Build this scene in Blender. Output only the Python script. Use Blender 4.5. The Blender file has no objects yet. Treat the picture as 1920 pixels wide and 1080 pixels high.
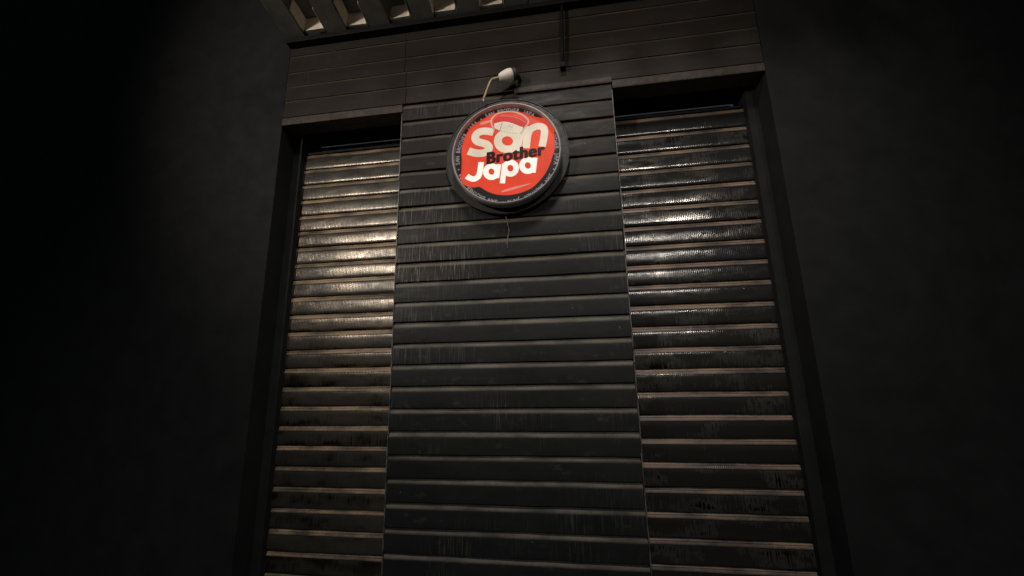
import bpy, bmesh, math, random
from mathutils import Vector, Matrix
random.seed(7)
scene = bpy.context.scene
COL = scene.collection
# ------------------------------------------------------------------ camera
cam_data = bpy.data.cameras.new('camera')
cam_data.sensor_width = 36.0
cam_data.lens = 728.75 / 1920 * 36.0
cam_data.clip_start, cam_data.clip_end = 0.02, 500
cam = bpy.data.objects.new('camera', cam_data); COL.objects.link(cam)
YAW, PITCH, ROLL = -0.1382, 0.2051, -0.0196
fw = Vector((math.sin(YAW)*math.cos(PITCH), math.cos(YAW)*math.cos(PITCH), math.sin(PITCH)))
rt = Vector((math.cos(YAW), -math.sin(YAW), 0)); up = rt.cross(fw)
r2 = rt*math.cos(ROLL) + up*math.sin(ROLL); u2 = up*math.cos(ROLL) - rt*math.sin(ROLL)
cam.matrix_world = Matrix(((r2.x, u2.x, -fw.x, 0.2754), (r2.y, u2.y, -fw.y, -1.7892), (r2.z, u2.z, -fw.z, 1.55), (0, 0, 0, 1)))
scene.camera = cam
# ------------------------------------------------------------------ night sky, moonlight, street lamps behind the viewer, added overhead fill
world = bpy.data.worlds.new('World'); scene.world = world; world.use_nodes = True
wn = world.node_tree.nodes; wl = world.node_tree.links
sky = wn.new('ShaderNodeTexSky'); sky.sky_type = 'NISHITA'; sky.sun_disc = False
sky.sun_elevation = math.radians(6.0); sky.sun_rotation = math.radians(0)
wl.new(sky.outputs[0], wn['Background'].inputs[0]); wn['Background'].inputs[1].default_value = 0.012
sun = bpy.data.lights.new('moon', 'SUN'); sun.energy = 0.02; sun.angle = math.radians(0.5); sun.color = (0.8, 0.88, 1.0)
so = bpy.data.objects.new('moon', sun); COL.objects.link(so); so.rotation_euler = (math.radians(55), 0, math.radians(-20))
def aimed_light(name, loc, aim, watts, size, colour, cone):
    l = bpy.data.lights.new(name, 'SPOT'); l.energy = watts; l.shadow_soft_size = size; l.color = colour
    l.spot_size = math.radians(cone); l.spot_blend = 1.0
    o = bpy.data.objects.new(name, l); COL.objects.link(o); o.location = loc
    o.rotation_euler = (Vector(aim) - Vector(loc)).to_track_quat('-Z', 'Y').to_euler()
aimed_light('street_light_near', (-2.55, -3.5, 3.40), (-0.40, 0, 3.25), 260, 0.16, (1.0, 0.88, 0.74), 60)
aimed_light('street_light_far', (2.25, -6.0, 4.4), (0.3, 0, 2.4), 200, 0.14, (1.0, 0.91, 0.82), 30)
aimed_light('fill_light_overhead', (0.25, -2.6, 5.5), (0.15, -0.5, 1.8), 320, 0.35, (1.0, 0.93, 0.85), 72)  # unseen fill added overhead to brighten slat ledges, sign rim and ground
scene.view_settings.view_transform = 'Standard'; scene.view_settings.look = 'None'
scene.view_settings.exposure = 0.0; scene.view_settings.gamma = 1.0
scene.view_settings.use_curve_mapping = False
scene.cycles.use_denoising = True
# ------------------------------------------------------------------ helpers
def mesh_obj(name, verts, faces, mat, parent=None, smooth=False, loc=None):
    me = bpy.data.meshes.new(name); me.from_pydata(verts, [], faces); me.update()
    if smooth: me.polygons.foreach_set('use_smooth', [True]*len(me.polygons))
    return link(name, me, mat, parent, loc)
def link(name, me, mat=None, parent=None, loc=None):
    o = bpy.data.objects.new(name, me); COL.objects.link(o)
    if mat and not me.materials: me.materials.append(mat)
    if parent: o.parent = parent
    if loc: o.location = loc
    return o
def thing(name, label, cat, loc=(0, 0, 0), group=None):
    o = bpy.data.objects.new(name, None); COL.objects.link(o); o.location = loc; o.empty_display_size = 0.1
    return tag(o, label, cat, group)
def tag(o, label, cat, group=None):
    o['label'] = label; o['category'] = cat
    if group: o['group'] = group
    return o
def box_data(x0, x1, y0, y1, z0, z1, bevel=0.0):
    bm = bmesh.new()
    v = [bm.verts.new(p) for p in ((x0,y0,z0),(x1,y0,z0),(x1,y1,z0),(x0,y1,z0),(x0,y0,z1),(x1,y0,z1),(x1,y1,z1),(x0,y1,z1))]
    for f in ((3,2,1,0),(4,5,6,7),(0,1,5,4),(1,2,6,5),(2,3,7,6),(3,0,4,7)): bm.faces.new([v[i] for i in f])
    if bevel: bmesh.ops.bevel(bm, geom=bm.edges[:], offset=bevel, segments=2, affect='EDGES', profile=0.7)
    me = bpy.data.meshes.new('box'); bm.to_mesh(me); bm.free(); return me
def box(name, x0, x1, y0, y1, z0, z1, mat, parent=None, bevel=0.0):
    me = box_data(x0, x1, y0, y1, z0, z1, bevel); me.name = name
    return link(name, me, mat, parent)
def extrude_profile(prof, x0, x1, nx=1):
    """closed profile [(y, z)...] swept along x, ends capped"""
    n = len(prof); vs = []; fs = []
    for i in range(nx + 1):
        x = x0 + (x1 - x0)*i/nx
        vs += [(x, y, z) for y, z in prof]
    for i in range(nx):
        for k in range(n):
            a, b = i*n + k, i*n + (k + 1) % n
            fs.append((a, b, b + n, a + n))
    fs.append(tuple(reversed(range(n)))); fs.append(tuple(nx*n + k for k in range(n)))
    return vs, fs
def tube(name, pts, rad, mat, parent=None, seg=10):
    pts = [Vector(p) for p in pts]; vs = []; fs = []; n = len(pts)
    rads = rad if isinstance(rad, (list, tuple)) else [rad]*n
    ref = Vector((0.3, 1, 0.2)).normalized()
    for i, p in enumerate(pts):
        d = (pts[min(i+1, n-1)] - pts[max(i-1, 0)]).normalized()
        a = d.cross(ref).normalized(); b = d.cross(a)
        for k in range(seg):
            t = 2*math.pi*k/seg; vs.append(tuple(p + (a*math.cos(t) + b*math.sin(t))*rads[i]))
    for i in range(n - 1):
        for k in range(seg):
            k2 = (k + 1) % seg; fs.append((i*seg+k, i*seg+k2, (i+1)*seg+k2, (i+1)*seg+k))
    fs.append(tuple(reversed(range(seg)))); fs.append(tuple((n-1)*seg+k for k in range(seg)))
    return mesh_obj(name, vs, fs, mat, parent, True)
def smooth_line(pts, n=6):
    out = []
    P = [pts[0]] + list(pts) + [pts[-1]]
    for i in range(1, len(P) - 2):
        for k in range(n):
            t = k/n
            out.append(tuple(0.5*(2*b + (c - a)*t + (2*a - 5*b + 4*c - d)*t*t + (3*b - a - 3*c + d)*t**3) for a, b, c, d in zip(P[i-1], P[i], P[i+1], P[i+2])))
    out.append(tuple(pts[-1])); return out
# ------------------------------------------------------------------ materials
def node_mat(name):
    m = bpy.data.materials.new(name); m.use_nodes = True
    return m, m.node_tree.nodes, m.node_tree.links, m.node_tree.nodes['Principled BSDF']
def N(nodes, kind, **kw):
    n = nodes.new(kind)
    for k, v in kw.items(): setattr(n, k, v)
    return n
def mix_rgb(nodes, links, fac, a, b):
    m = nodes.new('ShaderNodeMix'); m.data_type = 'RGBA'
    for s, v in ((m.inputs[0], fac), (m.inputs[6], a), (m.inputs[7], b)):
        if hasattr(v, 'type'): links.new(v, s)
        elif isinstance(v, tuple): s.default_value = (*v, 1)
        else: s.default_value = v
    return m.outputs[2]
def ramp(nodes, links, src, a, b, lo=0.0, hi=1.0):
    r = nodes.new('ShaderNodeMapRange'); links.new(src, r.inputs[0])
    r.inputs[1].default_value, r.inputs[2].default_value, r.inputs[3].default_value, r.inputs[4].default_value = a, b, lo, hi
    return r.outputs[0]
def math_n(nodes, links, op, a, b):
    m = nodes.new('ShaderNodeMath'); m.operation = op
    for s, v in ((m.inputs[0], a), (m.inputs[1], b)):
        if hasattr(v, 'type'): links.new(v, s)
        else: s.default_value = v
    return m.outputs[0]
def noise(nodes, links, vec, scale, detail=4, rough=0.55):
    n = nodes.new('ShaderNodeTexNoise'); n.inputs['Scale'].default_value = scale
    n.inputs['Detail'].default_value = detail; n.inputs['Roughness'].default_value = rough
    links.new(vec, n.inputs['Vector']); return n.outputs[0]
def mapped(nodes, links, vec, scale, offset=None):
    m = nodes.new('ShaderNodeMapping'); links.new(vec, m.inputs['Vector']); m.inputs['Scale'].default_value = scale
    if offset is not None: links.new(offset, m.inputs['Location'])
    return m.outputs[0]
def slat_material(name, paint, dust, dust_top, dust_end, dust_amt, streak_amt, rough, ripple=0.0, metal=0.0, spec=0.5, film=(0.3, 0.5)):
    """black painted steel: dust on the upper shoulder, vertical scratches and scuffs, fine pressed ripple"""
    m, n, l, p = node_mat(name)
    tc = n.new('ShaderNodeTexCoord'); geo = n.new('ShaderNodeNewGeometry'); oi = n.new('ShaderNodeObjectInfo')
    pos = geo.outputs['Position']
    sep = n.new('ShaderNodeSeparateXYZ'); l.new(tc.outputs['Object'], sep.inputs[0])
    # dust ledge
    big = noise(n, l, mapped(n, l, pos, (5, 1, 14)), 1.0, 5)
    ledge = ramp(n, l, sep.outputs['Z'], dust_end, dust_top)
    grain = noise(n, l, mapped(n, l, pos, (60, 20, 160)), 1.0, 4)
    d = math_n(n, l, 'MULTIPLY', ledge, math_n(n, l, 'MULTIPLY', ramp(n, l, big, 0.33, 0.62, 0.3, 1.1), ramp(n, l, grain, 0.2, 0.8, 0.75, 1.2)))
    d = math_n(n, l, 'MULTIPLY', d, dust_amt)
    # base colour drift
    drift = noise(n, l, mapped(n, l, pos, (2.2, 1, 5)), 1.0, 5)
    base = mix_rgb(n, l, ramp(n, l, drift, 0.3, 0.7), tuple(c*0.75 for c in paint), tuple(c*1.35 for c in paint))
    col = mix_rgb(n, l, d, base, dust)
    # vertical scratches: thin streaks, gathered in patches, differing slat by slat
    fine = noise(n, l, mapped(n, l, pos, (210, 1, 7)), 1.0, 2, 0.5)
    streak = ramp(n, l, fine, 0.54, 0.70)
    patch = ramp(n, l, noise(n, l, mapped(n, l, pos, (2.4, 1, 2.6)), 1.0, 4), 0.50, 0.68)
    each = ramp(n, l, oi.outputs['Random'], 0.15, 0.9, 0.15, 1.0)
    haze_ = ramp(n, l, noise(n, l, mapped(n, l, pos, (22, 1, 9)), 1.0, 6, 0.65), 0.56, 0.8, 0.0, 0.35)
    px = n.new('ShaderNodeSeparateXYZ'); l.new(pos, px.inputs[0])
    worn = math_n(n, l, 'MULTIPLY', ramp(n, l, oi.outputs['Object Index'], 0, 10), ramp(n, l, px.outputs['X'], -0.05, -0.42))
    worn = math_n(n, l, 'MAXIMUM', worn, math_n(n, l, 'MULTIPLY', ramp(n, l, oi.outputs['Object Index'], 0, 10, 0.0, 0.9), ramp(n, l, px.outputs['X'], -0.4865, -0.4875)))
    patch = math_n(n, l, 'MAXIMUM', math_n(n, l, 'MULTIPLY', patch, 0.3), worn)
    s = math_n(n, l, 'MULTIPLY', math_n(n, l, 'MULTIPLY', math_n(n, l, 'ADD', streak, haze_), patch), math_n(n, l, 'MULTIPLY', each, streak_amt))
    smear = ramp(n, l, noise(n, l, mapped(n, l, pos, (11, 1, 19)), 1.0, 5, 0.7), 0.58, 0.78, 0.0, 0.30*min(1.0, streak_amt))
    s = math_n(n, l, 'MAXIMUM', s, math_n(n, l, 'MULTIPLY', smear, ramp(n, l, grain, 0.3, 0.7, 0.4, 1.0)))
    # small bright chips
    chips = ramp(n, l, noise(n, l, mapped(n, l, pos, (48, 1, 30)), 1.0, 2), 0.735, 0.77, 0.0, 0.5*min(1, streak_amt*2))
    s = math_n(n, l, 'MAXIMUM', s, chips)
    col = mix_rgb(n, l, s, col, (0.24, 0.225, 0.21))
    l.new(col, p.inputs['Base Color'])
    rv = noise(n, l, mapped(n, l, pos, (9, 1, 40)), 1.0, 5)
    r1 = math_n(n, l, 'ADD', ramp(n, l, rv, 0.25, 0.75, rough - 0.08, rough + 0.1), math_n(n, l, 'MULTIPLY', d, 0.4))
    l.new(r1, p.inputs['Roughness'])
    if metal:                       # bare shiny paint shows only where the grime film is rubbed away
        blot = math_n(n, l, 'ADD', math_n(n, l, 'MULTIPLY', noise(n, l, mapped(n, l, pos, (5, 1, 11)), 1.0, 3, 0.5), 0.7), math_n(n, l, 'MULTIPLY', noise(n, l, mapped(n, l, pos, (170, 1, 12)), 1.0, 2), 0.3))
        blot = math_n(n, l, 'ADD', blot, ramp(n, l, oi.outputs['Random'], 0, 1, -0.05, 0.05))
        bare = ramp(n, l, blot, film[0], film[1])
        l.new(math_n(n, l, 'MULTIPLY', math_n(n, l, 'SUBTRACT', 1.0, math_n(n, l, 'MINIMUM', d, 1.0)), math_n(n, l, 'MULTIPLY', bare, metal)), p.inputs['Metallic'])
        dirty = mix_rgb(n, l, math_n(n, l, 'MAXIMUM', bare, math_n(n, l, 'MINIMUM', d, 1.0)), (0.022, 0.021, 0.020), col)
        l.new(dirty, p.inputs['Base Color'])
    p.inputs['Specular IOR Level'].default_value = spec
    hgt = math_n(n, l, 'ADD', math_n(n, l, 'MULTIPLY', noise(n, l, mapped(n, l, pos, (12, 1, 22)), 1.0, 4), 0.35 if metal else 1.0), math_n(n, l, 'MULTIPLY', s, 0.15))
    if ripple:
        sp = n.new('ShaderNodeSeparateXYZ'); l.new(pos, sp.inputs[0])
        w = math_n(n, l, 'SINE', math_n(n, l, 'MULTIPLY', sp.outputs['X'], 2*math.pi/0.0085), 0.0)
        wob = ramp(n, l, noise(n, l, mapped(n, l, pos, (30, 1, 30)), 1.0, 2), 0.3, 0.7, 0.2, 1.0)
        hgt = math_n(n, l, 'ADD', hgt, math_n(n, l, 'MULTIPLY', math_n(n, l, 'MULTIPLY', w, wob), ripple))
    b = n.new('ShaderNodeBump'); b.inputs['Strength'].default_value = 0.35; b.inputs['Distance'].default_value = 0.004
    l.new(hgt, b.inputs['Height']); l.new(b.outputs[0], p.inputs['Normal'])
    return m
def plain(name, colour, rough=0.6, metal=0.0, var=0.25, scale=20, bump=0.0, spec=0.5):
    m, n, l, p = node_mat(name)
    geo = n.new('ShaderNodeNewGeometry'); f = noise(n, l, geo.outputs['Position'], scale, 6)
    l.new(mix_rgb(n, l, ramp(n, l, f, 0.3, 0.7), tuple(c*(1-var) for c in colour), tuple(c*(1+var) for c in colour)), p.inputs['Base Color'])
    l.new(ramp(n, l, noise(n, l, geo.outputs['Position'], scale*2.3, 4), 0.3, 0.7, max(0.05, rough-0.1), min(1, rough+0.1)), p.inputs['Roughness'])
    p.inputs['Metallic'].default_value = metal; p.inputs['Specular IOR Level'].default_value = spec
    if bump:
        b = n.new('ShaderNodeBump'); b.inputs['Strength'].default_value = 0.5; b.inputs['Distance'].default_value = bump
        l.new(noise(n, l, geo.outputs['Position'], scale*3, 8), b.inputs['Height']); l.new(b.outputs[0], p.inputs['Normal'])
    return m
def lit(name, colour, strength, var=0.14):
    """back-lit translucent print of the light box"""
    m, n, l, p = node_mat(name)
    tc = n.new('ShaderNodeTexCoord'); f = noise(n, l, tc.outputs['Object'], 9, 4)
    c = mix_rgb(n, l, ramp(n, l, f, 0.3, 0.7), tuple(v*(1-var) for v in colour), tuple(v*(1+var) for v in colour))
    l.new(c, p.inputs['Emission Color']); p.inputs['Emission Strength'].default_value = strength
    l.new(mix_rgb(n, l, 0.75, c, (0, 0, 0)), p.inputs['Base Color']); p.inputs['Roughness'].default_value = 0.35; p.inputs['Specular IOR Level'].default_value = 0.2
    return m
M_PIER = slat_material('black_cladding_paint', (0.0175, 0.0190, 0.0204), (0.205, 0.188, 0.160), -0.019, -0.028, 0.95, 1.7, 0.45, spec=0.2)
M_PIER_MID = slat_material('scuffed_lamp_offset_cladding_paint', (0.0125, 0.0128, 0.0132), (0.17, 0.15, 0.122), -0.019, -0.028, 0.95, 2.2, 0.45, spec=0.2)  # scuffed copy for the middle slats, painted darker to offset the near lamp
M_PIER_TOP = slat_material('lamp_offset_brown_cladding_paint', (0.0145, 0.0132, 0.0122), (0.10, 0.086, 0.07), -0.019, -0.028, 0.9, 1.4, 0.5, spec=0.2)  # browner copy for the upper slats, darkened in the paint against the near lamp
M_SHUT_WORN = slat_material('worn_shutter_paint', (0.155, 0.138, 0.118), (0.42, 0.30, 0.19), -0.020, -0.030, 0.95, 0.3, 0.27, ripple=0.10, metal=1.0, film=(0.30, 0.60))
M_SHUT_GLOSS = slat_material('glossy_black_shutter_paint', (0.15, 0.14, 0.13), (0.31, 0.215, 0.155), -0.020, -0.030, 0.95, 0.3, 0.165, ripple=0.08, metal=1.0, film=(0.53, 0.63))
M_FASC = slat_material('brown_black_fascia_paint', (0.0245, 0.0208, 0.0178), (0.13, 0.105, 0.08), -0.003, -0.014, 0.75, 0.5, 0.6, spec=0.2)
M_LINT = plain('dusty_lintel_paint', (0.048, 0.037, 0.029), 0.7, 0, 0.4, 30, 0.001)
M_DARK = plain('matt_black_paint', (0.022, 0.023, 0.0245), 0.8, 0, 0.2, 8, 0.0015, spec=0.12)
M_VOID = plain('sooty_black_steel', (0.14, 0.135, 0.13), 0.75, 0, 0.2, 10, spec=0.15)
M_EDGE = plain('worn_steel_edge', (0.11, 0.105, 0.10), 0.5, 0.0, 0.9, 26, 0.0008)
M_GALV = plain('galvanised_sheet', (0.17, 0.168, 0.155), 0.5, 0.2, 0.25, 14, 0.0006, spec=0.4)
M_CLOSE = plain('cream_closure_strip', (0.82, 0.74, 0.63), 0.6, 0, 0.15, 25, 0.0006)
M_ROD = plain('black_rod_paint', (0.008, 0.008, 0.009), 0.6, 0, 0.2, 20, spec=0.2)
M_GROUND = plain('concrete_pavement', (0.16, 0.155, 0.145), 0.9, 0, 0.3, 3, 0.002, spec=0.2)
# ------------------------------------------------------------------ setting
g = mesh_obj('pavement', [(-80, -80, 0), (80, -80, 0), (80, 80, 0), (-80, 80, 0)], [(0, 1, 2, 3)], M_GROUND); g['kind'] = 'structure'

Z0 = 2.8802                     # top shoulder line of the cladding slat just under the lintel band
PW = 0.557                      # half width of the pier
# --- one cladding slat: tucked top, rounded shoulder, nearly flat face, lip at the bottom
SLAT = [(0.0115, 0.004), (0.0105, 0.0), (0.0075, -0.005), (0.0042, -0.011), (0.0015, -0.018), (-0.0002, -0.026), (-0.0012, -0.034), (-0.002, -0.05), (-0.003, -0.07),
        (-0.0040, -0.092), (-0.0038, -0.0975), (-0.002, -0.0995), (0.020, -0.0995), (0.020, 0.004)]
def slat_variants(prof, mat, count, n_face, amp, nx=16, smooth=False):
    """slats of one profile, each bent a little differently along its length"""
    out = []
    for c in range(count):
        vs, fs = extrude_profile(prof, -0.5, 0.5, nx); n = len(prof)
        ph = [random.uniform(0, 6.28) for _ in range(6)]; a = [random.uniform(0.3, 1.0)*amp for _ in range(3)]
        dent = random.uniform(-0.4, 0.4); da = random.choice((0, 0, 1.6))*amp
        w = []
        for x, y, z in vs:
            dy = a[0]*math.sin(5*x + ph[0]) + a[1]*math.sin(13*x + ph[1]) + a[2]*0.5*math.sin(31*x + ph[2]) + da*math.exp(-((x - dent)/0.05)**2)
            dz = 0.6*a[1]*math.sin(7*x + ph[3]) + 0.5*a[2]*math.sin(19*x + ph[4])
            w.append((x, y + (dy if y < 0.012 else 0), z + dz))
        me = bpy.data.meshes.new('slat'); me.from_pydata(w, [], fs); me.update(); me.materials.append(mat)
        me.polygons.foreach_set('use_smooth', [len(p.vertices) == 4 for p in me.polygons]); me.set_sharp_from_angle(angle=math.radians(32))
        out.append(me)
    return out
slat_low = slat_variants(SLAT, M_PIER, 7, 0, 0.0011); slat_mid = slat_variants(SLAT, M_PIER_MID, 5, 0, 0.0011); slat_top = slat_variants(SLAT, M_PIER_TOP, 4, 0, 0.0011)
pier = thing('clad_pillar', 'tall central pillar clad in black horizontal steel slats behind the round sign', 'pillar')
box('core', -PW + 0.02, PW - 0.02, 0.021, 0.33, 0.0, 2.985, M_VOID, pier)
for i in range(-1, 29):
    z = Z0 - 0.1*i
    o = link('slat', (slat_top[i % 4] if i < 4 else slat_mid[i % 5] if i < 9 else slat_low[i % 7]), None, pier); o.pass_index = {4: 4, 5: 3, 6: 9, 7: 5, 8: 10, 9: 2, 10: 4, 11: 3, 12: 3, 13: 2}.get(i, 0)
    jl, jr = random.uniform(-0.004, 0.003), random.uniform(-0.004, 0.003)
    o.scale = (2*PW + jr - jl, 1, 1)
    o.location = ((jl + jr)/2, random.uniform(-0.0015, 0.0015), z + random.uniform(-0.0012, 0.0012))
    o.rotation_euler = (random.uniform(-0.012, 0.012), random.uniform(-0.0012, 0.0012), random.uniform(-0.001, 0.001))
# worn folded edge trims of the pillar, in lengths that do not quite line up
for sx in (-1, 1):
    z = 2.93
    while z > 0.05:
        h = random.uniform(0.28, 0.5); zb = max(0.02, z - h)
        x = sx*(PW + 0.0035) + random.uniform(-0.0015, 0.0015)
        o = box('edge_trim', -0.0022, 0.0022, -0.006, 0.06, 0, z - zb - 0.004, M_EDGE, pier, 0.0006)
        o.location = (x, random.uniform(-0.002, 0.002), zb); o.rotation_euler = (0, random.uniform(-0.004, 0.004), 0)
        z = zb
# ------------------------------------------------------------------ roller shutters
SY = 0.15
SW = 0.70
def shutter(label, xin, xout, ztop, pitch, mat):
    root = thing('roller_shutter', label, 'shutter', group='roller shutters beside the pillar')
    k = pitch/0.1
    # double-rolled ledge, then a belly that swells towards the bottom
    prof = [(0.016, 0.003), (0.011, -0.001), (0.006, -0.006), (0.003, -0.0115), (0.0045, -0.0135), (0.0035, -0.0165), (0.001, -0.0215), (0.0, -0.026), (0.002, -0.029),
            (0.0006, -0.036), (-0.0002, -0.048), (-0.0007, -0.060), (-0.0010, -0.072), (-0.0010, -0.084), (-0.0006, -0.094), (0.001, -0.0985), (0.020, -0.0985), (0.020, 0.003)]
    mes = slat_variants([(y, z*k) for y, z in prof], mat, 7, 0, 0.0006)
    z = ztop; w = abs(xout - xin)
    box('reflection_cover', min(xin, xout) + 0.002, max(xin, xout) - 0.022, SY + 0.006, SY + 0.028, ztop + 0.0045, ztop + 0.016, M_ROD, root, 0.002)  # dark bar added to hide the sky reflection on the top slat
    while z - pitch > 0.03:
        o = link('slat', mes[int(z*1000) % 7], None, root)
        o.scale = (w, 1, 1); o.location = ((xin + xout)/2, SY + random.uniform(-0.0015, 0.0015), z + random.uniform(-0.0015, 0.0015))
        o.rotation_euler = (random.uniform(-0.011, 0.011), random.uniform(-0.0015, 0.0015), random.uniform(-0.002, 0.002))
        z -= pitch
    box('bottom_rail', min(xin, xout), max(xin, xout), SY - 0.01, SY + 0.02, 0.004, z - 0.002, M_VOID, root, 0.003)
    s = 1 if xout > xin else -1
    a, b = sorted((xout - s*0.02, xout + s*0.045))
    box('guide_rail', a, b, SY - 0.035, SY + 0.05, 0.004, 2.935, M_DARK, root, 0.003)
    # the roll above the curtain, deep in the dark headroom
    vs = []; fs = []; n = 24
    for x in (min(xin, xout) + 0.01, max(xin, xout) - 0.03):
        vs += [(x, SY + 0.21 + 0.13*math.cos(2*math.pi*k/n), 2.86 + 0.13*math.sin(2*math.pi*k/n)) for k in range(n)]
    fs = [(k, (k+1) % n, n + (k+1) % n, n + k) for k in range(n)] + [tuple(range(n)), tuple(range(n, 2*n))]
    mesh_obj('curtain_roll', vs, fs, M_VOID, root, False)
    return root
shutter('black roller shutter left of the pillar, streaked with warm lamp glare', -PW + 0.012, -PW - SW, 2.8371, 0.0971, M_SHUT_WORN)
shutter('dark roller shutter right of the pillar with broken bright glints on upper slats', PW - 0.012, PW + SW, 2.856, 0.1016, M_SHUT_GLOSS)
# ------------------------------------------------------------------ flanking walls, dark shop behind
XW = PW + SW + 0.03
def wall(name, x0, x1, y0, y1, z0, z1, label):
    return tag(box(name, x0, x1, y0, y1, z0, z1, M_DARK, None, 0.004), label, 'wall')
wall('painted_wall', -9.0, -XW, 0.0, 0.36, 0.0, 7.0, 'matt black painted wall to the left of the left shutter')
wall('painted_wall', XW, 9.0, 0.0, 0.36, 0.0, 7.0, 'matt black painted wall to the right of the right shutter')
wall('upper_wall', -XW + 0.003, XW - 0.003, 0.03, 0.33, 3.003, 7.0, 'black painted wall above the lintel, behind the fascia boards')
# ------------------------------------------------------------------ fascia: boards over the lintel
fas = thing('fascia', 'brown black metal fascia boards spanning above both shutters and the pillar', 'fascia')
rows = [2.9865, 3.094, 3.190, 3.284, 3.395, 3.470]
joints = {0: [-0.543], 1: [-0.545], 2: [-0.556], 3: [-0.556], 4: [-0.556]}
for r in range(5):
    z0, z1 = rows[r], rows[r + 1]; h = z1 - z0
    xs = [-XW + 0.004] + joints[r] + [XW - 0.004]
    for a, b in zip(xs[:-1], xs[1:]):
        prof = [(0.004, 0.001), (0.0032, -0.002), (0.0015, -0.006), (0.0002, -0.012), (-0.0010, -h*0.5), (-0.0015, -h + 0.003), (-0.001, -h + 0.0008), (0.018, -h + 0.0008), (0.018, 0.001)]
        vs, fs = extrude_profile(prof, a + 0.0015, b - 0.0015, 1)
        o = mesh_obj('board', vs, fs, M_FASC, fas); o.location = (0, -0.004 + random.uniform(-0.0006, 0.0006), z1)
        o.rotation_euler = (random.uniform(-0.006, 0.006), 0, 0)
# lintel: rusty angle under the fascia, with a folded lower flange
lin = thing('lintel', 'dusty brown steel lintel angle running under the fascia across the shutters', 'lintel')
for a, b in ((-XW + 0.004, -PW - 0.004), (PW + 0.006, XW - 0.004)):
    vs, fs = extrude_profile([(0.010, 2.985), (0.0, 2.985), (-0.005, 2.982), (-0.006, 2.945), (-0.004, 2.9385), (0.10, 2.9385), (0.10, 2.944), (0.012, 2.946)], a, b)
    mesh_obj('angle_web', vs, fs, M_LINT, lin)
vs, fs = extrude_profile([(-0.006, 3.0015), (-0.011, 2.999), (-0.0115, 2.975), (-0.009, 2.968), (-0.006, 2.968)], 0.06, PW + 0.004)
mesh_obj('angle_web', vs, fs, M_LINT, lin)
# ------------------------------------------------------------------ corrugated awning
aw = thing('corrugated_awning', 'corrugated metal awning over the shop front with pale rib ends at the wall', 'awning', (0, 0, 0))
RP = 0.262; x_first = -1.28; nr = 11
pts = []; zlo, zhi = 3.478, 3.575
x = x_first
for i in range(nr):
    pts += [(x, zlo), (x + 0.118, zlo), (x + 0.135, zhi), (x + 0.245, zhi)]; x += RP
pts.append((x, zlo))
def strip(pts, y0, y1, dz0, dz1, th=0.0015):
    vs = []; fs = []; n = len(pts)
    for (y, dz) in ((y0, dz0), (y1, dz1)):
        vs += [(px, y, pz + dz) for px, pz in pts]
    for k in range(n - 1): fs.append((k, k + 1, n + k + 1, n + k))
    return vs, fs
vs, fs = strip(pts, -0.62, -0.03, 0.11, 0.0)
o = mesh_obj('sheet', vs, fs, M_GALV, aw); sm = o.modifiers.new('thickness', 'SOLIDIFY'); sm.thickness = 0.0012
# closure piece in each rib hollow where it meets the wall
for i in range(nr):
    xa = x_first + RP*i
    vs, fs = extrude_profile([(-0.062, zlo + 0.012), (-0.062, zhi - 0.003), (-0.057, zhi - 0.003), (-0.040, zlo + 0.012)], 0, 0.118)
    o = mesh_obj('rib_closure', vs, fs, M_CLOSE, aw); o.location = (xa + 0.131 + random.uniform(-0.004, 0.004), random.uniform(-0.012, 0.0), random.uniform(-0.004, 0.006)); o.scale = (random.uniform(0.9, 1.0), 1, 1); o.rotation_euler = (0, random.uniform(-0.0, 0.0), random.uniform(-0.05, 0.05))
    for s_, xc in ((-1, 0.002), (1, 0.114)):          # side cheeks folded forward along the rib walls
        L = random.uniform(0.09, 0.14); xb = xc + 0.002; hh = zhi - zlo - 0.016; up_ = L*0.185
        lean = 0.012*(1 if s_ < 0 else -1)
        q = [(xc - lean, -0.060, zlo + 0.006), (xc, -0.060, zhi - 0.010), (xc, -0.06 - L, zhi - 0.010 + up_), (xc - lean, -0.06 - L, zlo + 0.006 + up_)]
        vs = q + [(a_ + 0.002, b_, c_) for a_, b_, c_ in q]
        mesh_obj('cheek', vs, [(0, 1, 2, 3), (7, 6, 5, 4), (0, 4, 5, 1), (1, 5, 6, 2), (2, 6, 7, 3), (3, 7, 4, 0)], M_CLOSE, o)
box('wall_batten', x_first, x_first + RP*nr, -0.052, -0.0, 3.447, 3.4765, M_ROD, aw, 0.003)
# ------------------------------------------------------------------ hanging rod
rod = thing('support_rod', 'thin dark vertical rod hanging from the awning in front of fascia', 'rod')
tube('shaft', [(0.331, -0.035, 3.476), (0.327, -0.036, 3.35), (0.322, -0.034, 3.2), (0.3185, -0.03, 3.095)], 0.0085, M_ROD, rod)
box('foot_bracket', 0.305, 0.334, -0.04, -0.0075, 3.07, 3.098, M_ROD, rod, 0.003)
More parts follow.
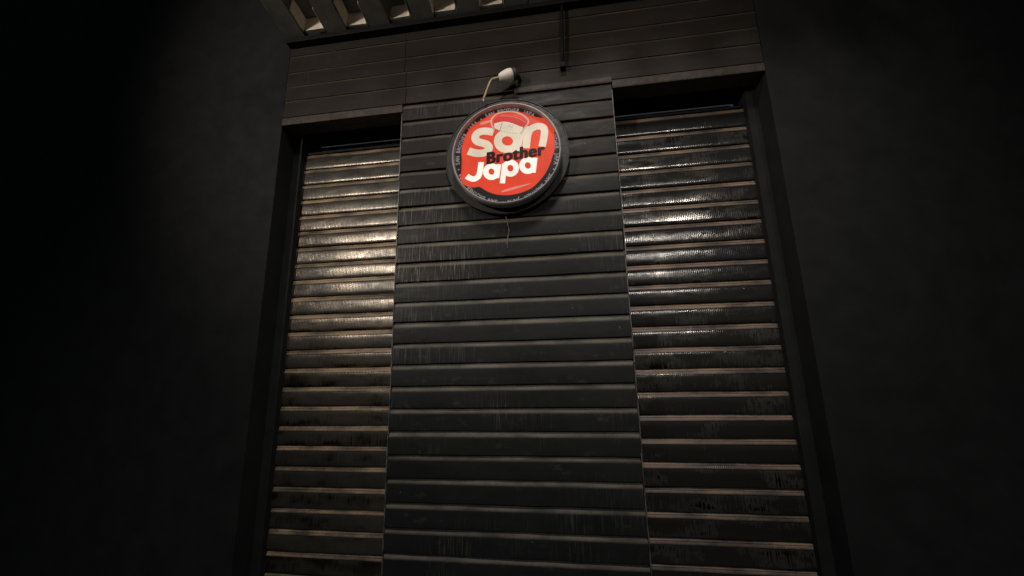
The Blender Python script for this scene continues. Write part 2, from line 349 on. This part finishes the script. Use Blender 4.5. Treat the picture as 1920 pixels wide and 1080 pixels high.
# ------------------------------------------------------------------ lamp holder with cable
M_CREAM = plain('cream_plastic', (0.86, 0.80, 0.70), 0.45, 0, 0.08, 40)
M_COLLAR = plain('dark_rubber', (0.035, 0.03, 0.032), 0.6, 0, 0.2, 40)
M_CABLE = plain('yellowed_cable', (0.42, 0.33, 0.18), 0.5, 0, 0.2, 60)
lh = thing('lamp_holder', 'cream plastic lamp holder with dark collar and short cable above the sign', 'lamp holder', (0.027, -0.02, 3.03))
def lathe(name, axis_pts, mat, parent, seg=24):
    return tube(name, [p for p, r in axis_pts], [r for p, r in axis_pts], mat, parent, seg)
A = Vector((0.030, -0.045, 0.005)); D = Vector((-0.93, -0.22, -0.30)).normalized()
at = lambda t: tuple(A + D*t)
lathe('body', [(at(0.0), 0.0305), (at(0.004), 0.0325), (at(0.016), 0.0328), (at(0.032), 0.030), (at(0.048), 0.0255), (at(0.060), 0.0205), (at(0.068), 0.0165), (at(0.071), 0.012), (at(0.072), 0.002)], M_CREAM, lh)
lathe('collar', [(at(-0.001), 0.027), (at(-0.004), 0.0305), (at(-0.018), 0.0310), (at(-0.026), 0.027), (at(-0.028), 0.012)], M_COLLAR, lh)
tube('mount_stem', [at(-0.024), (0.062, -0.02, 0.014), (0.066, 0.02, 0.014)], 0.009, M_COLLAR, lh)
cb = [at(0.066), at(0.084), (-0.075, -0.058, -0.024), (-0.094, -0.055, -0.06), (-0.108, -0.05, -0.095), (-0.118, -0.048, -0.118)]
tube('cable', smooth_line(cb), 0.0062, M_CABLE, lh, 8)
tube('bare_wire', [(-0.118, -0.048, -0.117), (-0.121, -0.047, -0.127), (-0.119, -0.046, -0.135)], [0.003, 0.0025, 0.001], M_CREAM, lh, 6)
# ------------------------------------------------------------------ round light box sign
CX, CZ = 0.021, 2.588
M_RIM = plain('grey_sign_rim', (0.46, 0.46, 0.46), 0.42, 0.2, 0.15, 30, spec=0.5)
M_BACK = plain('black_sign_back', (0.022, 0.02, 0.02), 0.5, 0, 0.3, 25, spec=0.4)
M_FACE = lit('sign_black_print', (0.02, 0.019, 0.02), 0.6)
M_RED = lit('sign_red_print', (0.68, 0.055, 0.024), 0.9)
M_WHITE = lit('sign_dim_white_print', (0.72, 0.61, 0.47), 0.85)  # same white print; dimmer, tan upper backlight put into its colour
M_WHITE2 = lit('sign_white_print', (0.86, 0.82, 0.72), 1.0)
M_INK = lit('sign_ink_print', (0.016, 0.008, 0.009), 0.6)
M_GREY = lit('sign_grey_print', (0.24, 0.22, 0.225), 0.95)
M_PINK = lit('sign_pink_print', (0.72, 0.25, 0.19), 0.8)
M_SALM = lit('sign_salmon_print', (0.52, 0.03, 0.022), 0.9)
M_LINE = lit('sign_outline_print', (0.52, 0.36, 0.28), 0.9)
M_TAN = lit('sign_fine_line_print', (0.30, 0.22, 0.14), 0.7)
sign = thing('round_sign', 'round backlit shop sign with red emblem and white lettering on the pillar', 'sign', (CX, 0, CZ))
def ring_solid(name, prof, mat, parent, seg=96, cz=-0.006):
    """closed profile [(radius, y)...] turned round the sign's axis"""
    n = len(prof); vs = []; fs = []
    for k in range(seg):
        t = 2*math.pi*k/seg
        vs += [(r*math.cos(t), y, cz + r*math.sin(t)) for r, y in prof]
    for k in range(seg):
        k2 = (k + 1) % seg
        for j in range(n):
            j2 = (j + 1) % n; fs.append((k*n + j, k*n + j2, k2*n + j2, k2*n + j))
    o = mesh_obj(name, vs, fs, mat, parent, True); o.data.set_sharp_from_angle(angle=math.radians(30)); return o
def disc(name, r, y0, y1, mat, parent, seg=96, cz=-0.006, cx=0.0):
    vs = [(cx + r*math.cos(2*math.pi*k/seg), y, cz + r*math.sin(2*math.pi*k/seg)) for y in (y0, y1) for k in range(seg)]
    fs = [tuple(range(seg)), tuple(reversed(range(seg, 2*seg)))] + [(k, seg + k, seg + (k+1) % seg, (k+1) % seg) for k in range(seg)]
    return mesh_obj(name, vs, fs, mat, parent)
disc('back_plate', 0.311, -0.030, -0.0075, M_BACK, sign, cz=0.016, cx=-0.006)
ring_solid('back_ring', [(0.3145, -0.034), (0.3145, -0.012), (0.3115, -0.012), (0.3115, -0.034)], M_BACK, sign, cz=0.016).location = (-0.006, 0, 0)
ring_solid('rim', [(0.2715, -0.088), (0.2695, -0.0935), (0.2655, -0.0985), (0.264, -0.100), (0.262, -0.100), (0.261, -0.0985), (0.261, -0.052), (0.2715, -0.052)], M_RIM, sign)
face = disc('face', 0.2605, -0.066, -0.050, M_FACE, sign)
YF = -0.0665
disc('spacer', 0.21, -0.0495, -0.0305, M_BACK, sign)
def flat_poly(name, pts, y, mat):
    vs = [(px, y, pz) for px, pz in pts]; c = len(vs)
    bm = bmesh.new(); bv = [bm.verts.new(v) for v in vs]; f = bm.faces.new(bv)
    if f.normal.y > 0: f.normal_flip()
    bmesh.ops.triangulate(bm, faces=bm.faces[:]); bm.normal_update()
    me = bpy.data.meshes.new(name); bm.to_mesh(me); bm.free()
    return link(name, me, mat, face)
def ribbon_data(pts, width, y, closed=False, taper=None):
    P = [Vector((p[0], p[1])) for p in pts]; n = len(P); vs = []; fs = []
    for i, p in enumerate(P):
        a = P[i-1] if (closed or i > 0) else P[0]; b = P[(i+1) % n] if (closed or i < n-1) else P[-1]
        d = (b - a).normalized(); q = Vector((-d.y, d.x)); w = width/2*(taper[i] if taper else 1)
        vs += [(p.x + q.x*w, y, p.y + q.y*w), (p.x - q.x*w, y, p.y - q.y*w)]
    m = n if closed else n - 1
    for i in range(m):
        j = (i + 1) % n; fs.append((2*i, 2*j, 2*j + 1, 2*i + 1))
    return vs, fs
def lettering(name, strokes, mat, y):
    """one letter from pen strokes (points, width, closed); crossing strokes lie a hair above each other"""
    V = []; Fc = []
    for k, (pts, w, closed) in enumerate(strokes):
        vs, fs = ribbon_data(pts, w, y - 0.0004*k, closed); o = len(V)
        V += vs; Fc += [tuple(i + o for i in f) for f in fs]
    return mesh_obj(name, V, Fc, mat, face)
def ell(c, ax, ay, n=36):
    c, ax, ay = Vector(c), Vector(ax) - Vector(c), Vector(ay) - Vector(c)
    return [tuple(c + ax*math.cos(2*math.pi*k/n) + ay*math.sin(2*math.pi*k/n)) for k in range(n)]
BLOB = [(-0.131, 0.2001), (-0.1012, 0.2154), (-0.0678, 0.2294), (-0.0271, 0.2367), (0.0242, 0.2361), (0.0749, 0.2242), (0.1177, 0.2052), (0.153, 0.1865), (0.1812, 0.1767), (0.2059, 0.1738), (0.2265, 0.1578), (0.2374, 0.1328), (0.2381, 0.0973), (0.2344, 0.0588), (0.2387, 0.0274), (0.236, -0.0031), (0.2258, -0.0326), (0.214, -0.0694), (0.1953, -0.109), (0.1736, -0.1406), (0.1486, -0.1681), (0.1203, -0.1915), (0.0854, -0.2069), (0.0506, -0.215), (0.0088, -0.2188), (-0.0331, -0.2152), (-0.0682, -0.2048), (-0.0964, -0.1911), (-0.1177, -0.1757), (-0.1391, -0.1632), (-0.1643, -0.164), (-0.1895, -0.1587), (-0.2113, -0.1468), (-0.2274, -0.1262), (-0.232, -0.0989), (-0.2263, -0.0762), (-0.2154, -0.0656), (-0.2207, -0.0339), (-0.2269, 0.006), (-0.2272, 0.0456), (-0.2215, 0.0769), (-0.2091, 0.1158), (-0.1906, 0.1541), (-0.1645, 0.1796)]
flat_poly('red_emblem', smooth_line(BLOB + BLOB[:1], 4)[:-1], YF, M_RED)
y1 = YF - 0.0006
lettering('letter_s', [(smooth_line([(-0.0632, 0.1253), (-0.0876, 0.1332), (-0.1155, 0.1379), (-0.1407, 0.1331), (-0.1547, 0.1179), (-0.1561, 0.0998), (-0.145, 0.0834), (-0.1241, 0.0736), (-0.102, 0.0637), (-0.0882, 0.0472), (-0.0911, 0.0296), (-0.1105, 0.0182), (-0.1381, 0.0172), (-0.1659, 0.024), (-0.1924, 0.0357)]), 0.040, False)], M_WHITE, y1)
lettering('letter_a', [(ell(*[(0.0064, 0.0697), (0.0544, 0.0645), (0.0072, 0.1154)]), 0.040, True), ([(0.0771, 0.1252), (0.0505, 0.0082)], 0.037, False)], M_WHITE, y1)
lettering('letter_n', [([(0.1135, 0.1388), (0.097, 0.0207)], 0.038, False), (smooth_line([(0.1096, 0.095), (0.1208, 0.1173), (0.1397, 0.1298), (0.1637, 0.1336), (0.1844, 0.1247), (0.1915, 0.1033), (0.1862, 0.0631), (0.1768, 0.0208)]), 0.036, False)], M_WHITE, y1)
lettering('letter_j', [(smooth_line([(-0.1267, -0.0323), (-0.1328, -0.0787), (-0.1397, -0.1043), (-0.1548, -0.1174), (-0.1712, -0.1188), (-0.1877, -0.11), (-0.2002, -0.1001)]), 0.0285, False)], M_WHITE2, y1)
lettering('letter_a', [(ell(*[(-0.0756, -0.0885), (-0.0472, -0.0913), (-0.0754, -0.058)]), 0.0275, True), ([(-0.0373, -0.0529), (-0.0495, -0.1248)], 0.023, False)], M_WHITE2, y1)
lettering('letter_p', [(ell(*[(0.0184, -0.0789), (0.0473, -0.0817), (0.019, -0.0476)]), 0.0275, True), ([(-0.0089, -0.0519), (-0.0223, -0.1555)], 0.026, False)], M_WHITE2, y1)
lettering('letter_a', [(ell(*[(0.1042, -0.0728), (0.1326, -0.0756), (0.105, -0.0419)]), 0.0275, True), ([(0.1412, -0.0356), (0.1297, -0.1136)], 0.023, False)], M_WHITE2, y1)
y2 = YF - 0.0020
D0, D1 = [(-0.0273, -0.1993), (0.1175, -0.169)], [(-0.1311, 0.1798), (-0.0681, 0.1903)]
for (a, b), w in ((D0, 0.0125), (D1, 0.016)):
    t = [(a[0] + (b[0]-a[0])*k/8, a[1] + (b[1]-a[1])*k/8) for k in range(9)]
    vs, fs = ribbon_data(t, w, y2, False, [0.55, 0.95, 1, 1, 0.95, 0.85, 0.7, 0.5, 0.15])
    mesh_obj('brush_dash', vs, fs, M_PINK, face)
flat_poly('salmon_slice', [(-0.0654, 0.1839), (-0.0545, 0.2028), (-0.0331, 0.212), (0.0108, 0.2118), (0.0557, 0.1997), (0.0853, 0.1845), (0.1057, 0.1671), (0.1037, 0.1508), (0.087, 0.133), (0.0694, 0.1432), (0.0399, 0.1599), (0.0102, 0.1734), (-0.0214, 0.1788), (-0.0579, 0.173)], y2, M_SALM)
flat_poly('rice', smooth_line([(-0.0579, 0.173), (-0.0214, 0.1788), (0.0102, 0.1734), (0.0399, 0.1599), (0.0694, 0.1432), (0.087, 0.133), (0.0744, 0.1048), (0.0462, 0.1047), (0.0166, 0.113), (-0.0132, 0.1246), (-0.0461, 0.1383), (-0.0596, 0.1532)], 3), y2 - 0.0004, M_WHITE)
def line_part(name, pts, w, mat, y): 
    vs, fs = ribbon_data(smooth_line(pts), w, y); return mesh_obj(name, vs, fs, mat, face)
line_part('bowl_outline', [(-0.0613, 0.1334), (-0.0664, 0.1506), (-0.0716, 0.1712), (-0.0737, 0.1883), (-0.0682, 0.2044), (-0.0497, 0.2225), (-0.0238, 0.2303), (0.0112, 0.2319), (0.0487, 0.224), (0.0784, 0.2086), (0.1003, 0.1893), (0.1131, 0.1695), (0.1112, 0.1532), (0.0974, 0.135), (0.0851, 0.1167), (0.0743, 0.0999)], 0.0075, M_LINE, y2 - 0.0008)
line_part('slice_edge', [(-0.0271, 0.2113), (0.0107, 0.2059), (0.0481, 0.1947), (0.0777, 0.1787), (0.1024, 0.1575)], 0.0028, M_PINK, y2 - 0.0012)
line_part('rice_line', [(-0.0185, 0.1751), (-0.0217, 0.1588), (-0.0296, 0.1331)], 0.0028, M_TAN, y2 - 0.0012)
V = []; Fc = []
for (dx, dz) in [(-0.0461, 0.1383), (-0.0341, 0.1311), (-0.0207, 0.1255), (-0.0057, 0.1205), (0.0092, 0.1155), (0.024, 0.1113), (0.0374, 0.1074), (0.0507, 0.1051)] + [(0.012, 0.150), (0.021, 0.156), (0.022, 0.146), (0.034, 0.149), (0.030, 0.140)]:
    o = len(V); V += [(dx + a, y2 - 0.0012, dz + b) for a, b in ((-0.003, -0.0014), (0.003, -0.0014), (0.003, 0.0014), (-0.003, 0.0014))]; Fc.append((o, o+1, o+2, o+3))
mesh_obj('rice_dots', V, Fc, M_TAN, face)['kind'] = 'stuff'
# text meshes from the built-in font
def glyph_mesh(text, size, offset, shear=0.0, spacing=1.0):
    c = bpy.data.curves.new('t', 'FONT'); c.body = text; c.size = size; c.offset = offset; c.shear = shear; c.space_character = spacing
    o = bpy.data.objects.new('t', c); COL.objects.link(o); bpy.context.view_layer.update()
    dg = bpy.context.evaluated_depsgraph_get(); e = o.evaluated_get(dg); me = e.to_mesh()
    V = [v.co.copy() for v in me.vertices]; Fc = [tuple(p.vertices) for p in me.polygons]
    e.to_mesh_clear(); bpy.data.objects.remove(o); bpy.data.curves.remove(c)
    return V, Fc
B0, B1, B2 = [Vector(p) for p in [(-0.0969, -0.0461), (0.1882, -0.0247), (-0.0871, 0.0109)]]
V, Fc = glyph_mesh('Brother', 0.1, 0.0, 0.12, 1.09)
xs = [v.x for v in V]; sx = (B1 - B0).length/(max(xs) - min(xs)); hy = max(v.y for v in V); sy = 0.060/hy
ex = (B1 - B0).normalized(); ey = Vector((-ex.y, ex.x)); x0 = min(xs)
WV = []; WF = []
for q, (dx, dz) in enumerate(((0, 0), (0.004, 0), (-0.004, 0), (0.0, 0.003), (0.0, -0.003), (0.0065, 0.0005), (0.004, 0.0026), (-0.004, -0.0024), (0.005, -0.002), (-0.003, 0.0026))):
    o = len(WV)
    for v in V:
        w = B0 + ex*((v.x - x0)*sx + dx) + ey*(v.y*sy + dz); WV.append((w.x, y2 - 0.0002 - 0.00012*q, w.y))
    WF += [tuple(i + o for i in f) for f in Fc]
mesh_obj('word_brother', WV, WF, M_INK, face)
V = []; Fc = []
ring_text = 'SAN BROTHER JAPA \u2022 '
for rep in range(5):
    for k, ch in enumerate(ring_text):
        if ch == ' ': continue
        gv, gf = glyph_mesh(ch, 0.0285, 0.0006)
        mx = (min(v.x for v in gv) + max(v.x for v in gv))/2
        ang = math.radians(90 + 27 - 72*rep - 72*(k + 1)/len(ring_text)); R = 0.2385
        rad = Vector((math.cos(ang), math.sin(ang))); tan = Vector((math.sin(ang), -math.cos(ang)))
        o = len(V)
        for v in gv:
            q = rad*(R + v.y) + tan*(v.x - mx)*0.85
            V.append((q.x, YF - 0.0002 + 0.0004, q.y - 0.006))
        Fc += [tuple(i + o for i in f) for f in gf]
mesh_obj('ring_lettering', V, Fc, M_GREY, face)['kind'] = 'stuff'

# ------------------------------------------------------------------ loose wire under the sign
M_WIRE = plain('pale_wire', (0.30, 0.28, 0.25), 0.5, 0, 0.3, 80)
wp = smooth_line([(0.0045, -0.012, 2.285), (0.009, -0.013, 2.262), (0.017, -0.012, 2.225), (0.019, -0.013, 2.205), (0.011, -0.012, 2.17), (0.0085, -0.011, 2.145), (0.010, -0.009, 2.125)])
tag(tube('loose_wire', wp, [0.0012 + 0.0006*math.sin(k*0.9) for k in range(len(wp))], M_WIRE, None, 6), 'thin pale frayed wire dangling on the pillar just below the round sign', 'wire')
